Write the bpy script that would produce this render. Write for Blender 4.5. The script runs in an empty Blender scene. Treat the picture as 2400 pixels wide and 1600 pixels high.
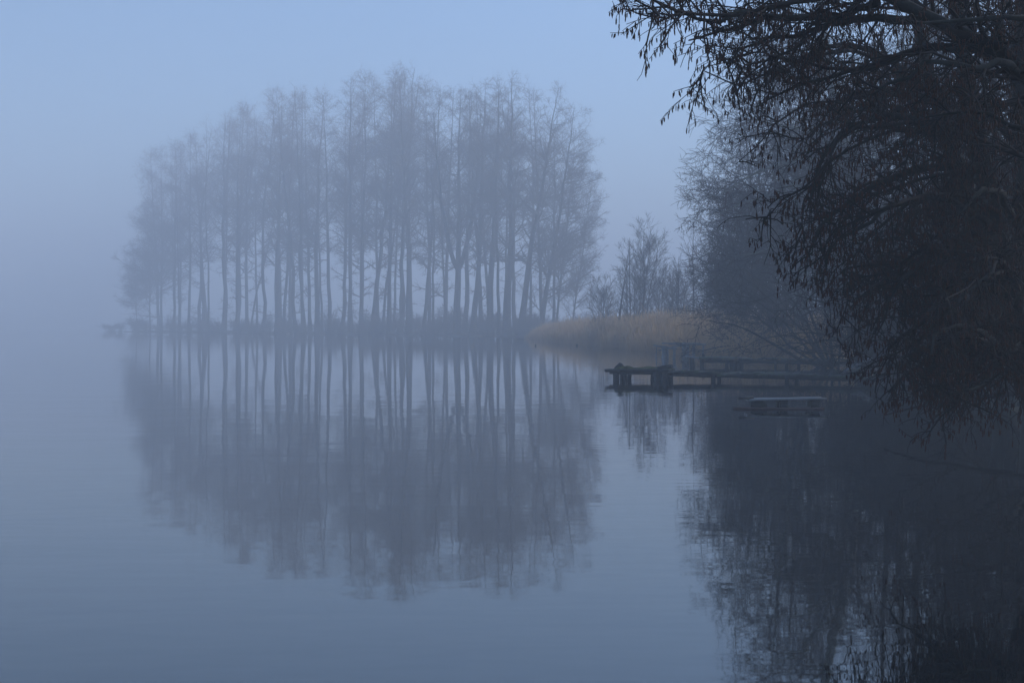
import bpy, math, random
import numpy as np
from mathutils import Vector, Matrix

rng = np.random.default_rng(7)
random.seed(7)
R = math.radians
scene = bpy.context.scene
col = scene.collection

# ------------------------------------------------------------------ camera frame (a 50 mm lens, eye 1.2 m over the water)
FPX, HOR, EYE = 3333.0, 762.0, 1.2


def PT(px, py, D):
    return np.array([(px - 1200.0) / FPX * D, D, EYE - (py - HOR) / FPX * D])


def WD(py):
    return EYE * FPX / (py - HOR)


def WP(px, py):
    D = WD(py)
    return (px - 1200.0) / FPX * D, D


# ------------------------------------------------------------------ tagging
def tag(o, label=None, cat=None, group=None, kind=None):
    if label: o['label'] = label
    if cat: o['category'] = cat
    if group: o['group'] = group
    if kind: o['kind'] = kind
    return o


def empty(name, loc=(0, 0, 0), rz=0.0):
    o = bpy.data.objects.new(name, None)
    o.empty_display_size = 0.2
    col.objects.link(o)
    o.location = loc
    o.rotation_euler = (0, 0, rz)
    return o


# ------------------------------------------------------------------ materials
def new_mat(name):
    m = bpy.data.materials.new(name)
    m.use_nodes = True
    nt = m.node_tree
    nt.nodes.clear()
    out = nt.nodes.new('ShaderNodeOutputMaterial')
    b = nt.nodes.new('ShaderNodeBsdfPrincipled')
    nt.links.new(b.outputs[0], out.inputs['Surface'])
    return m, nt, b, out


def noise_mat(name, stops, scale, rough=0.9, detail=4, stretch=(1, 1, 1), bump=0.0, bscale=None, bdist=0.02, spec=0.2, coord='Object'):
    m, nt, b, out = new_mat(name)
    tc = nt.nodes.new('ShaderNodeTexCoord')
    mp = nt.nodes.new('ShaderNodeMapping')
    mp.inputs['Scale'].default_value = stretch
    nt.links.new(tc.outputs[coord], mp.inputs['Vector'])
    n = nt.nodes.new('ShaderNodeTexNoise')
    n.inputs['Scale'].default_value = scale
    n.inputs['Detail'].default_value = detail
    nt.links.new(mp.outputs[0], n.inputs['Vector'])
    r = nt.nodes.new('ShaderNodeValToRGB')
    els = r.color_ramp.elements
    while len(els) < len(stops): els.new(0.5)
    for e, (p, c) in zip(els, stops):
        e.position = p
        e.color = (*c, 1)
    nt.links.new(n.outputs['Fac'], r.inputs['Fac'])
    nt.links.new(r.outputs['Color'], b.inputs['Base Color'])
    b.inputs['Roughness'].default_value = rough
    b.inputs['Specular IOR Level'].default_value = spec
    if bump:
        n2 = nt.nodes.new('ShaderNodeTexNoise')
        n2.inputs['Scale'].default_value = bscale or scale * 3
        n2.inputs['Detail'].default_value = 3
        nt.links.new(mp.outputs[0], n2.inputs['Vector'])
        bp = nt.nodes.new('ShaderNodeBump')
        bp.inputs['Strength'].default_value = bump
        bp.inputs['Distance'].default_value = bdist
        nt.links.new(n2.outputs['Fac'], bp.inputs['Height'])
        nt.links.new(bp.outputs[0], b.inputs['Normal'])
    return m


M = {}
M['bark'] = noise_mat('bark', [(0.3, (0.016, 0.015, 0.014)), (0.55, (0.030, 0.030, 0.026)), (0.75, (0.042, 0.047, 0.036))], 6, stretch=(1, 1, .35), bump=.5, bscale=22)
M['pale_bark'] = noise_mat('pale_bark', [(0.3, (0.08, 0.084, 0.072)), (0.55, (0.14, 0.152, 0.13)), (0.75, (0.20, 0.22, 0.18))], 5, stretch=(1, 1, .4), bump=.4, bscale=20)
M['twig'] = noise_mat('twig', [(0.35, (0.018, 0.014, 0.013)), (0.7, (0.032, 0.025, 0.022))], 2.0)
M['fog_paled_twig'] = noise_mat('fog_paled_twig', [(0.35, (0.085, 0.072, 0.068)), (0.7, (0.13, 0.11, 0.10))], 2.0)  # island twigs, paled so part of the fog's veil sits in their colour
M['catkin'] = noise_mat('catkin', [(0.3, (0.036, 0.015, 0.010)), (0.7, (0.066, 0.028, 0.018))], 9.0)
M['reed'] = noise_mat('reed', [(0.25, (0.30, 0.19, 0.09)), (0.5, (0.46, 0.31, 0.155)), (0.8, (0.62, 0.45, 0.27))], 1.2, detail=6)
M['ground'] = noise_mat('ground', [(0.3, (0.018, 0.015, 0.011)), (0.55, (0.036, 0.030, 0.020)), (0.75, (0.042, 0.043, 0.022))], 1.5, detail=8, bump=.6, bscale=6, bdist=.08)
M['wood'] = noise_mat('old_wood', [(0.25, (0.045, 0.044, 0.040)), (0.45, (0.10, 0.10, 0.09)), (0.6, (0.075, 0.10, 0.055)), (0.8, (0.20, 0.205, 0.19))], 7, stretch=(1, 1, 1), bump=.5, bscale=30, bdist=.01)
M['dark_wood'] = noise_mat('wet_wood', [(0.3, (0.018, 0.019, 0.018)), (0.7, (0.045, 0.046, 0.042))], 8, bump=.5, bscale=30, bdist=.01, rough=.6)
M['pale_wood'] = noise_mat('pale_wood', [(0.3, (0.22, 0.23, 0.23)), (0.6, (0.36, 0.37, 0.37)), (0.8, (0.46, 0.47, 0.46))], 9, stretch=(.4, 2, 2), bump=.3, bscale=30, bdist=.005)
M['wet_board'] = noise_mat('wet_board', [(0.3, (0.10, 0.10, 0.098)), (0.7, (0.22, 0.22, 0.215))], 9, stretch=(.4, 2, 2), bump=.15, bscale=30, bdist=.004, rough=.28, spec=.7)
M['ruin_wood'] = noise_mat('bleached_wood', [(0.3, (0.14, 0.148, 0.15)), (0.7, (0.30, 0.31, 0.32))], 5, bump=.3, bscale=20, bdist=.01)
M['red_wood'] = noise_mat('reddish_wood', [(0.3, (0.05, 0.03, 0.026)), (0.7, (0.10, 0.058, 0.05))], 8, bump=.3, bscale=30, bdist=.005)
M['moss'] = noise_mat('moss', [(0.25, (0.035, 0.04, 0.02)), (0.5, (0.075, 0.085, 0.03)), (0.75, (0.12, 0.125, 0.05))], 9, detail=6, bump=.9, bscale=50, bdist=.02)

nt = M['reed'].node_tree
bs = [n for n in nt.nodes if n.type == 'BSDF_PRINCIPLED'][0]; ou = [n for n in nt.nodes if n.type == 'OUTPUT_MATERIAL'][0]
tr = nt.nodes.new('ShaderNodeBsdfTranslucent'); mx = nt.nodes.new('ShaderNodeMixShader')
nt.links.new(bs.inputs['Base Color'].links[0].from_socket, tr.inputs['Color'])
mx.inputs[0].default_value = .5
nt.links.new(bs.outputs[0], mx.inputs[1]); nt.links.new(tr.outputs[0], mx.inputs[2]); nt.links.new(mx.outputs[0], ou.inputs['Surface'])

# water: dark body, mirror surface, faint ripples
m, nt, b, out = new_mat('lake_water')
b.inputs['Base Color'].default_value = (0.003, 0.006, 0.008, 1)
b.inputs['Roughness'].default_value = 0.022
b.inputs['IOR'].default_value = 1.75
tc = nt.nodes.new('ShaderNodeTexCoord')


def ripple(scale, stretch, detail):
    mp = nt.nodes.new('ShaderNodeMapping')
    mp.inputs['Scale'].default_value = stretch
    nt.links.new(tc.outputs['Object'], mp.inputs['Vector'])
    n = nt.nodes.new('ShaderNodeTexNoise')
    n.inputs['Scale'].default_value = scale
    n.inputs['Detail'].default_value = detail
    n.inputs['Roughness'].default_value = 0.45
    nt.links.new(mp.outputs[0], n.inputs['Vector'])
    return n


n1 = ripple(0.9, (0.7, 1.1, 1), 2)
n2 = ripple(5.0, (0.6, 1.3, 1), 1)
patch = ripple(0.06, (1.0, .5, 1), 2)
mr = nt.nodes.new('ShaderNodeMapRange')
mr.inputs['From Min'].default_value = .42
mr.inputs['From Max'].default_value = .62
mr.inputs['To Min'].default_value = .25
mr.inputs['To Max'].default_value = 1.0
nt.links.new(patch.outputs['Fac'], mr.inputs['Value'])
mu = nt.nodes.new('ShaderNodeMath'); mu.operation = 'MULTIPLY'
nt.links.new(n2.outputs['Fac'], mu.inputs[0]); nt.links.new(mr.outputs[0], mu.inputs[1])
b1 = nt.nodes.new('ShaderNodeBump')
b1.inputs['Strength'].default_value = 1.0
b1.inputs['Distance'].default_value = 0.0030
nt.links.new(n1.outputs['Fac'], b1.inputs['Height'])
b2 = nt.nodes.new('ShaderNodeBump')
b2.inputs['Strength'].default_value = 1.0
b2.inputs['Distance'].default_value = 0.0017
nt.links.new(mu.outputs[0], b2.inputs['Height'])
nt.links.new(b1.outputs[0], b2.inputs['Normal'])
nt.links.new(b2.outputs[0], b.inputs['Normal'])
M['water'] = m


# ------------------------------------------------------------------ fast mesh building
def mesh_from(name, verts, quads, mat, smooth=True):
    me = bpy.data.meshes.new(name)
    v = np.ascontiguousarray(verts, dtype=np.float32)
    q = np.ascontiguousarray(quads, dtype=np.int32)
    n, k = q.shape
    me.vertices.add(len(v))
    me.vertices.foreach_set('co', v.ravel())
    me.loops.add(n * k)
    me.loops.foreach_set('vertex_index', q.ravel())
    me.polygons.add(n)
    me.polygons.foreach_set('loop_start', np.arange(0, n * k, k, dtype=np.int32))
    me.polygons.foreach_set('use_smooth', np.full(n, smooth, dtype=bool))
    me.materials.append(mat)
    me.update(calc_edges=True)
    return me


class MB:
    def __init__(s):
        s.V, s.Q, s.n = [], [], 0

    def add(s, v, q):
        v = np.asarray(v, float).reshape(-1, 3)
        q = np.asarray(q, np.int64)
        if q.shape[1] == 3: q = np.hstack([q, q[:, 2:3]])
        s.V.append(v); s.Q.append(q + s.n); s.n += len(v)

    def tubes(s, P, Rr, S):
        """P (N,K,3), Rr (N,K): tapered tubes with S sides"""
        P = np.asarray(P, float); Rr = np.asarray(Rr, float)
        N, K, _ = P.shape
        if N == 0: return
        T = np.gradient(P, axis=1)
        T /= np.linalg.norm(T, axis=2, keepdims=True) + 1e-9
        mean = T.mean(axis=1)
        ref = np.where(np.abs(mean[:, 2:3]) > .8, np.array([[1., 0, 0]]), np.array([[0., 0, 1.]]))[:, None, :]
        U = np.cross(T, ref); U /= np.linalg.norm(U, axis=2, keepdims=True) + 1e-9
        W = np.cross(T, U)
        a = np.arange(S) * 2 * math.pi / S
        V = P[:, :, None, :] + Rr[:, :, None, None] * (np.cos(a)[None, None, :, None] * U[:, :, None, :] + np.sin(a)[None, None, :, None] * W[:, :, None, :])
        idx = np.arange(N * K * S).reshape(N, K, S)
        A = idx[:, :-1, :]; B = idx[:, 1:, :]
        A2 = np.roll(A, -1, axis=2); B2 = np.roll(B, -1, axis=2)
        Q = np.stack([A, A2, B2, B], axis=-1).reshape(-1, 4)
        s.add(V.reshape(-1, 3), Q)

    def beam(s, a, b, w, h, seg=5, rough=.004, up=(0, 0, 1), taper=0.0):
        """a worn board from a to b: chamfered section, slightly uneven along its length"""
        a = np.asarray(a, float); b = np.asarray(b, float)
        t = b - a; L = np.linalg.norm(t); t /= L
        upv = np.asarray(up, float)
        side = np.cross(t, upv); side /= np.linalg.norm(side)
        n = np.cross(side, t)
        c = min(w, h) * .14
        sec = np.array([(-w / 2 + c, -h / 2), (w / 2 - c, -h / 2), (w / 2, -h / 2 + c), (w / 2, h / 2 - c), (w / 2 - c, h / 2), (-w / 2 + c, h / 2), (-w / 2, h / 2 - c), (-w / 2, -h / 2 + c)])
        K = seg + 1
        V = []
        for i in range(K):
            f = i / seg
            sc = 1 - taper * f
            off = rng.normal(0, rough, 2)
            for (x, y) in sec:
                j = rng.normal(0, rough * .5, 3)
                V.append(a + t * L * f + side * (x * sc + off[0]) + n * (y * sc + off[1]) + j)
        Q = []
        for i in range(seg):
            for k in range(8):
                Q.append((i * 8 + k, i * 8 + (k + 1) % 8, (i + 1) * 8 + (k + 1) % 8, (i + 1) * 8 + k))
        e = seg * 8
        Q += [(7, 2, 1, 0), (7, 6, 3, 2), (6, 5, 4, 3), (e, e + 1, e + 2, e + 7), (e + 2, e + 3, e + 6, e + 7), (e + 3, e + 4, e + 5, e + 6)]
        s.add(V, Q)

    def build(s, name, mat, parent=None, smooth=True):
        me = mesh_from(name, np.concatenate(s.V), np.concatenate(s.Q), mat, smooth)
        o = bpy.data.objects.new(name, me)
        col.objects.link(o)
        if parent is not None: o.parent = parent
        return o

    def mesh(s, name, mat, smooth=True):
        return mesh_from(name, np.concatenate(s.V), np.concatenate(s.Q), mat, smooth)


# ------------------------------------------------------------------ branch growth
def unit(v):
    return v / (np.linalg.norm(v, axis=-1, keepdims=True) + 1e-9)


def spline(pts, K, jit=0.0):
    """Catmull-Rom through pts, K samples evenly by length"""
    p = np.asarray(pts, float)
    q = np.vstack([2 * p[0] - p[1], p, 2 * p[-1] - p[-2]])
    o = []
    for i in range(1, len(q) - 2):
        t = np.linspace(0, 1, 12, endpoint=False)[:, None]
        p0, p1, p2, p3 = q[i - 1], q[i], q[i + 1], q[i + 2]
        o.append(.5 * ((2 * p1) + (-p0 + p2) * t + (2 * p0 - 5 * p1 + 4 * p2 - p3) * t * t + (-p0 + 3 * p1 - 3 * p2 + p3) * t ** 3))
    o = np.vstack(o + [p[-1:]])
    d = np.r_[0, np.cumsum(np.linalg.norm(np.diff(o, axis=0), axis=1))]
    u = np.linspace(0, d[-1], K)
    r = np.stack([np.interp(u, d, o[:, k]) for k in range(3)], axis=1)
    if jit:
        w = rng.normal(0, jit, (K, 3)); w[0] = 0
        r += np.cumsum(w, axis=0) * .5
    return r


def grow(par, dens, t0, t1, ang, angsd, length, K, wig=.12, up=(0.0, 0.0), bias=(0, 0, 0), rr=.6, rmax=1.0, rtip=.3, rmin=.003, flat=1.0, tpow=1.0):
    """children along every parent polyline; length(t, plen) -> lengths; up = pull along z at base and tip"""
    P, Rr = par
    N, K0, _ = P.shape
    plen = np.linalg.norm(np.diff(P, axis=1), axis=2).sum(axis=1)
    n = np.floor(dens * plen * (t1 - t0) + rng.random(N)).astype(int)
    idx = np.repeat(np.arange(N), n)
    if len(idx) == 0: return np.zeros((0, K, 3)), np.zeros((0, K))
    t = t0 + (t1 - t0) * rng.random(len(idx)) ** tpow
    f = t * (K0 - 1); i0 = np.clip(f.astype(int), 0, K0 - 2); fr = (f - i0)[:, None]
    p = P[idx, i0] * (1 - fr) + P[idx, i0 + 1] * fr
    r = Rr[idx, i0] * (1 - fr[:, 0]) + Rr[idx, i0 + 1] * fr[:, 0]
    tan = unit(P[idx, i0 + 1] - P[idx, i0])
    rd = rng.normal(size=(len(idx), 3)); rd[:, 2] *= flat
    perp = unit(rd - (rd * tan).sum(1, keepdims=True) * tan)
    th = np.radians(rng.normal(ang, angsd, len(idx)))[:, None]
    d = unit(tan * np.cos(th) + perp * np.sin(th) + np.asarray(bias))
    L = length(t, plen[idx]) * rng.uniform(.65, 1.25, len(idx))
    step = (L / (K - 1))[:, None]
    pts = [p]
    for k in range(1, K):
        pts.append(pts[-1] + d * step)
        u = up[0] + (up[1] - up[0]) * k / (K - 1)
        d = unit(d + rng.normal(0, wig, d.shape) + np.array([0, 0, u / (K - 1)]))
    r0 = np.clip(np.minimum(r * rr, rmax), rmin, None)
    taper = 1 - (1 - rtip) * np.linspace(0, 1, K)
    RR = np.maximum(r0[:, None] * taper[None, :], rmin * .6)
    return np.stack(pts, axis=1), RR


def catkins(mb, par, share, count, length, rad):
    """bunches of hanging catkins at the ends of twigs"""
    P, _ = par
    sel = rng.random(len(P)) < share
    tip = P[sel]
    if len(tip) == 0: return
    K0 = tip.shape[1]
    idx = np.repeat(np.arange(len(tip)), count)
    f = rng.uniform(.45, 1, len(idx)) * (K0 - 1.001)
    i0 = f.astype(int); fr = (f - i0)[:, None]
    base = tip[idx, i0] * (1 - fr) + tip[idx, i0 + 1] * fr
    d = unit(np.array([0, 0, -1.0]) + rng.normal(0, .09, (len(idx), 3)))
    L = length * rng.uniform(.55, 1.2, len(idx))
    s = np.array([0.12, .3, .75, 1.0])
    pts = base[:, None, :] + d[:, None, :] * (L[:, None] * s[None, :])[:, :, None]
    rr = rad * rng.uniform(.75, 1.2, len(idx))[:, None] * np.array([.25, 1, .9, .25])[None, :]
    mb.tubes(pts, rr, 4)


def tubes_levels(mb, levels, sides):
    for (P, Rr), S in zip(levels, sides):
        mb.tubes(P, Rr, S)


# ------------------------------------------------------------------ terrain and water
LAND = [(-77, 268), (-67, 253), (-53, 222), (-36, 196), (-21, 174), (-9.5, 157), (-2.2, 146), (2.0, 138), (2.8, 122), (5.0, 97), (6.4, 80), (8.0, 68), (9.2, 59), (10.2, 52), (9.6, 46), (9.2, 41),
        (9.3, 36), (9.4, 33), (9.0, 28), (8.2, 24), (7.3, 20), (6.2, 16), (5.2, 13), (4.4, 9), (3.8, 3), (3.0, -4), (20, -30), (160, -30), (160, 190), (70, 210), (20, 200), (6, 184), (-14, 206), (-34, 228), (-52, 254), (-68, 268)]
LP = np.array(LAND, float)


def land_sd(x, y):
    """signed distance to the shore line, positive on land"""
    x = np.asarray(x, float); y = np.asarray(y, float)
    d = np.full(x.shape, 1e9); ins = np.zeros(x.shape, bool)
    for a, c in zip(LP, np.roll(LP, -1, axis=0)):
        e = c - a
        t = np.clip(((x - a[0]) * e[0] + (y - a[1]) * e[1]) / (e @ e), 0, 1)
        d = np.minimum(d, np.hypot(x - a[0] - t * e[0], y - a[1] - t * e[1]))
        cond = (a[1] > y) != (c[1] > y)
        xi = a[0] + (y - a[1]) / (c[1] - a[1] if c[1] != a[1] else 1e-9) * e[0]
        ins ^= cond & (x < xi)
    return np.where(ins, d, -d)


def ground_z(x, y):
    d = land_sd(x, y)
    n = .10 * np.sin(x * .9 + 1.3 * np.sin(y * .5)) + .08 * np.sin(y * 1.1 + x * .4) + .05 * np.sin(x * 2.3 - y * 1.7)
    z = np.where(d > 0, .0 + .30 * (1 - np.exp(-d / 6.0)), np.maximum(-1.0, .10 + d * .35))
    return z + n * np.clip(d * .25 + .3, .1, 1)


def axis_pts(lo, hi, fine_lo, fine_hi, step, coarse):
    return np.unique(np.r_[np.linspace(lo, fine_lo, coarse), np.arange(fine_lo, fine_hi, step), np.linspace(fine_hi, hi, coarse)])


xs = axis_pts(-700, 700, -80, 40, .8, 14)
ys = axis_pts(-60, 760, -8, 274, .8, 12)
X, Y = np.meshgrid(xs, ys)
Z = ground_z(X, Y)
V = np.stack([X, Y, Z], -1).reshape(-1, 3)
I = np.arange(len(V)).reshape(len(ys), len(xs))
Q = np.stack([I[:-1, :-1], I[:-1, 1:], I[1:, 1:], I[1:, :-1]], -1).reshape(-1, 4)
g = bpy.data.objects.new('ground', mesh_from('ground', V, Q, M['ground']))
col.objects.link(g); tag(g, kind='structure')
wv = [(-700, -60, 0), (700, -60, 0), (700, 760, 0), (-700, 760, 0)]
w = bpy.data.objects.new('water', mesh_from('water', wv, [(0, 1, 2, 3)], M['water'], False))
col.objects.link(w); tag(w, kind='structure')


def gz(x, y):
    return float(ground_z(np.array([x]), np.array([y]))[0])


# ------------------------------------------------------------------ island alders: a few grown kinds, copied
def alder_kind(H, r0, c0, spread, fork=None, side=0.0, low=0.0, bend=.05):
    """H height, c0 where the crown starts, spread limb length, side leans the limbs towards -x / +x"""
    K = 16
    z = np.linspace(0, 1, K)
    P = np.zeros((1, K, 3)); P[0, :, 2] = z * H
    P[0, :, 0] = np.cumsum(np.cumsum(rng.normal(0, bend * .45, K)) * .6 + rng.normal(0, bend, K)) * H / 20; P[0, :, 1] = np.cumsum(np.cumsum(rng.normal(0, bend * .45, K)) * .6 + rng.normal(0, bend, K)) * H / 20
    P[0, :, :2] -= P[0, 0, :2]
    Rr = (r0 * (1 - z) ** 1.05 + .012)[None, :]
    Rr[0, 0] *= 1.35
    trunks = [(P, Rr)]
    if fork:
        i = int(fork * K)
        for sgn in (1, -1, 1)[:1 + (rng.random() > .5)]:
            a = P[0, i]
            d = np.array([sgn * .32, rng.normal(0, .1), 1.0])
            L = H * (1 - fork) * .92
            pts = [a + d * 0, a + np.array([sgn * .5, 0, 1.2]), a + np.array([sgn * 1.4, .2, L * .45]), a + np.array([sgn * 2.0, .3, L])]
            FP = spline(pts, K, .05)[None]
            FR = (Rr[0, i] * .75 * (1 - z) ** .8 + .02)[None]
            trunks.append((FP, FR))
    mbt = MB()
    for t in trunks: mbt.tubes(t[0], t[1], 8)
    TP = np.concatenate([t[0] for t in trunks]); TR = np.concatenate([t[1] for t in trunks])

    def limb_len(t, pl):
        c = np.clip((t - c0) / (1 - c0), 0, 1)
        return spread * (.5 + .8 * np.sin(np.pi * np.clip(c * .82 + .14, 0, 1))) * (1.02 - .42 * c)
    l1 = grow((TP, TR), 3.9, c0, .995, 56, 15, limb_len, 9, .11, (.7, -.1), (side, 0, 0), rr=.45, rmax=.08, rtip=.25, rmin=.012, flat=.6, tpow=.8)
    if low > 0:
        lx = grow((TP[:1], TR[:1]), 1.2, .06, c0, 75, 15, lambda t, pl: spread * low * np.ones_like(t), 9, .12, (.2, -.4), (side, 0, 0), rr=.3, rmax=.05, rtip=.25, rmin=.010)
        l1 = (np.concatenate([l1[0], lx[0]]), np.concatenate([l1[1], lx[1]]))
    l2 = grow(l1, 4.6, .12, 1, 48, 14, lambda t, pl: .25 + .42 * pl * (1.05 - t), 6, .13, (.4, -.5), rr=.55, rmin=.008)
    l3 = grow(l2, 5.6, .1, 1, 45, 16, lambda t, pl: .24 + .40 * pl * (1.05 - t), 4, .16, (.2, -.4), rr=.6, rmin=.0065, rtip=.5)
    l4 = grow(l3, 4.8, .1, 1, 42, 18, lambda t, pl: .22 + .25 * pl, 3, .16, (.1, -.3), rr=.7, rmin=.0045, rtip=.6)
    mbc = MB()
    tubes_levels(mbc, [l1, l2, l3, l4], [5, 4, 3, 3])
    return mbt.mesh('alder_trunk', M['bark']), mbc.mesh('alder_crown', M['fog_paled_twig'])


KIND = {
    'slim': alder_kind(20, .14, .30, 2.1, low=.35),
    'slim_b': alder_kind(20, .13, .36, 2.0, low=.3),
    'tall': alder_kind(20, .18, .30, 2.4, low=.3),
    'thick': alder_kind(20, .30, .28, 2.6),
    'forked': alder_kind(20, .32, .34, 2.4, fork=.30),
    'edge_w': alder_kind(20, .15, .10, 4.3, side=-.5, low=.8),
    'edge_e': alder_kind(20, .22, .12, 3.7, side=.45, low=1.0),
    'crooked': alder_kind(20, .17, .26, 2.3, low=.5, bend=.11),
    'twin': alder_kind(20, .20, .34, 2.1, fork=.46, low=.3, bend=.07),
    'young': alder_kind(20, .10, .30, 1.5),
    'leafy': alder_kind(20, .18, .22, 2.4, low=.6),
}


def copy_tree(kind, name, loc, rz, H, lean_x=0.0, lean_y=0.0, width=1.0, trunk=1.0):
    root = empty(name, loc)
    root.rotation_euler = (R(lean_y), R(lean_x), 0)
    for nm, me, sw in (('trunk', KIND[kind][0], trunk), ('crown', KIND[kind][1], width)):
        o = bpy.data.objects.new(nm, me)
        o.parent = root
        o.rotation_euler = (0, 0, rz)
        o.scale = (sw * H / 20, sw * H / 20, H / 20)
        col.objects.link(o)
    return root


def shore_y(x):
    """front shore of the island at x"""
    return float(np.interp(x, LP[:8, 0], LP[:8, 1]))


# front row: (pixel x of the foot, pixel y of the top, kind, lean in degrees to the right, trunk factor, what sets it apart)
FRONT = [
    (322, 560, 'edge_w', -4, .7, 'lowest and outermost alder, a bushy shape at the island tip before the first tall stem'),
    (352, 470, 'edge_w', -2, .8, 'broad alder next to the outermost low one, limbs sweeping down toward the open water'),
    (378, 345, 'edge_w', -1, .9, 'fog-pale alder third from the open-water tip, its crown dropping to the water'),
    (407, 325, 'slim', -1, 1.0, 'slim alder fourth from the open-water tip of the misty island'),
    (421, 318, 'slim_b', -1, .7, 'very thin alder stem pressed close beside the fourth alder from the island tip'),
    (443, 305, 'slim', -2, 1.0, 'slim alder sixth from the open-water tip of the misty island'),
    (470, 290, 'crooked', -1, 1.0, 'slim crooked alder seventh from the open-water tip of the misty island'),
    (488, 275, 'young', 0, 1.0, 'pole-thin alder eighth from the open-water tip of the misty island'),
    (524, 250, 'twin', -1, 1.1, 'high-forking alder where the island canopy steps up, before the gap with a slanted pole'),
    (557, 246, 'tall', 0, .9, 'tall fog-veiled alder just before the slanting young pole on the island'),
    (584, 430, 'young', 11, 1.3, 'short young alder pole slanting strongly to the right on the foggy island'),
    (612, 225, 'crooked', 0, 1.0, 'wavering alder just beyond the slanting young pole on the island'),
    (650, 212, 'thick', 0, .75, 'stout alder with a wide dark stem in the outer half of the foggy island'),
    (666, 205, 'slim', 0, 1.0, 'slim alder hugging the stout stem in the outer half of the island'),
    (697, 200, 'crooked', -3, 1.0, 'alder curving slightly to the left, next but one to a stout stem'),
    (714, 196, 'young', -3, 1.2, 'thin curved alder stem leaning left before a broad trunk on the island'),
    (744, 215, 'tall', -1, 1.25, 'broad-trunked alder under the dip in the outer island canopy'),
    (771, 205, 'slim', -2, 1.2, 'alder with a flaring foot right after the broad trunk under the canopy dip'),
    (796, 192, 'crooked', 3, 1.0, 'slim alder leaning a little right, midway along the island shore'),
    (823, 182, 'slim', 2, 1.1, 'straight dark alder midway along the foggy island shore'),
    (845, 178, 'tall', 1, .95, 'tall alder just before the highest rounded crown of the island'),
    (872, 172, 'twin', 4, 1.0, 'alder leaning right and forking high beneath the highest rounded island crown'),
    (893, 300, 'young', 7, 1.4, 'short thin pole leaning right under the highest rounded island crown'),
    (912, 158, 'tall', 1, 1.0, 'tallest alder, crown making the highest rounded bump of the island'),
    (936, 160, 'crooked', 1, 1.1, 'slim alder at the back slope of the highest rounded island crown'),
    (960, 172, 'thick', 0, .85, 'thick straight alder just before the open gap near the island middle'),
    (992, 190, 'slim', 2, 1.1, 'lone dark alder stem standing at the near side of the open gap'),
    (1017, 330, 'young', -1, 1.3, 'wiry young alder standing alone in the open gap of the island'),
    (1072, 205, 'forked', -1, .95, 'heavy forked alder whose trunk splits low into two stems'),
    (1108, 190, 'thick', 5, .85, 'heavy alder with a bent foot leaning right beside the forked alder'),
    (1148, 185, 'thick', 2, .95, 'heavy alder in the middle of the dark clump at the near end of the island'),
    (1168, 240, 'young', 0, 1.5, 'thin straight pole between two heavy alders in the dark clump'),
    (1188, 172, 'thick', 3, 1.1, 'widest dark alder trunk on the island, under its second high crown'),
    (1216, 200, 'thick', 7, .9, 'heavy right-leaning alder last in the dark clump of trunks'),
    (1266, 238, 'edge_e', 9, 1.0, 'leaning alder with drooping side branches at the reed end of the island'),
]
for i, (px, top, kind, lean, tf, label) in enumerate(FRONT):
    x0 = (px - 1200) / FPX
    y = 145.0
    for _ in range(30):
        y = shore_y(x0 * y) + 1.2
    y += rng.uniform(0, 2.5)
    x = x0 * y
    H = (HOR - top) / FPX * y + EYE - .3
    H /= max(math.cos(R(lean)), .5)
    rz = rng.uniform(-.5, .5) if kind.startswith('edge') else rng.uniform(0, 6.28)
    o = copy_tree(kind, 'alder_tree', (x, y, gz(x, y) - .15), rz, H, lean, rng.uniform(-1.5, 1.5), width=rng.uniform(1.0, 1.2), trunk=tf)
    tag(o, label, 'tree', 'bare alders along the front shore of the island')

# back rows: only hazy outlines behind the front row
env_x = [330, 380, 430, 520, 560, 640, 700, 760, 830, 930, 1000, 1060, 1130, 1200, 1260, 1300, 1345, 1385]
env_y = [400, 338, 318, 250, 240, 215, 198, 222, 186, 158, 172, 205, 192, 172, 195, 238, 275, 350]
bk = np.linspace(372, 1300, 32) + rng.normal(0, 8, 32)
for px in bk:
    x0 = (px - 1200) / FPX
    y = 145.0
    for _ in range(30):
        y = shore_y(x0 * y) + 1.2
    y += rng.uniform(5, 13) if px < 1200 else rng.uniform(6, 16)
    x = x0 * y
    top = np.interp(px, env_x, env_y) + abs(rng.normal(0, 22)) + 4
    H = (HOR - top) / FPX * y + EYE - .4
    kind = random.choice(['slim', 'slim_b', 'tall', 'leafy', 'leafy', 'crooked', 'twin'])
    o = copy_tree(kind, 'alder_tree', (x, y, gz(x, y) - .15), rng.uniform(0, 6.28), H, rng.uniform(-2, 2), rng.uniform(-2, 2), width=rng.uniform(1.0, 1.25), trunk=rng.uniform(.7, 1.1))
    tag(o, 'back-row alder of the island wood, only a grey outline in fog', 'tree', 'back rows of the island wood')
# the trees standing behind the leaning end tree
for px, top, lean, label in ((1302, 300, 6, 'thin hazy alder close behind the leaning end alder of the island'), (1338, 395, 8, 'low hazy alder outermost behind the leaning end alder, above the reeds')):
    y = 146.0; x = (px - 1200) / FPX * y
    o = copy_tree('edge_e', 'alder_tree', (x, y, gz(x, y) - .15), rng.uniform(-.4, .4), (HOR - top) / FPX * y + EYE, lean, 0, width=.72, trunk=.55)
    tag(o, label, 'tree')


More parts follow.
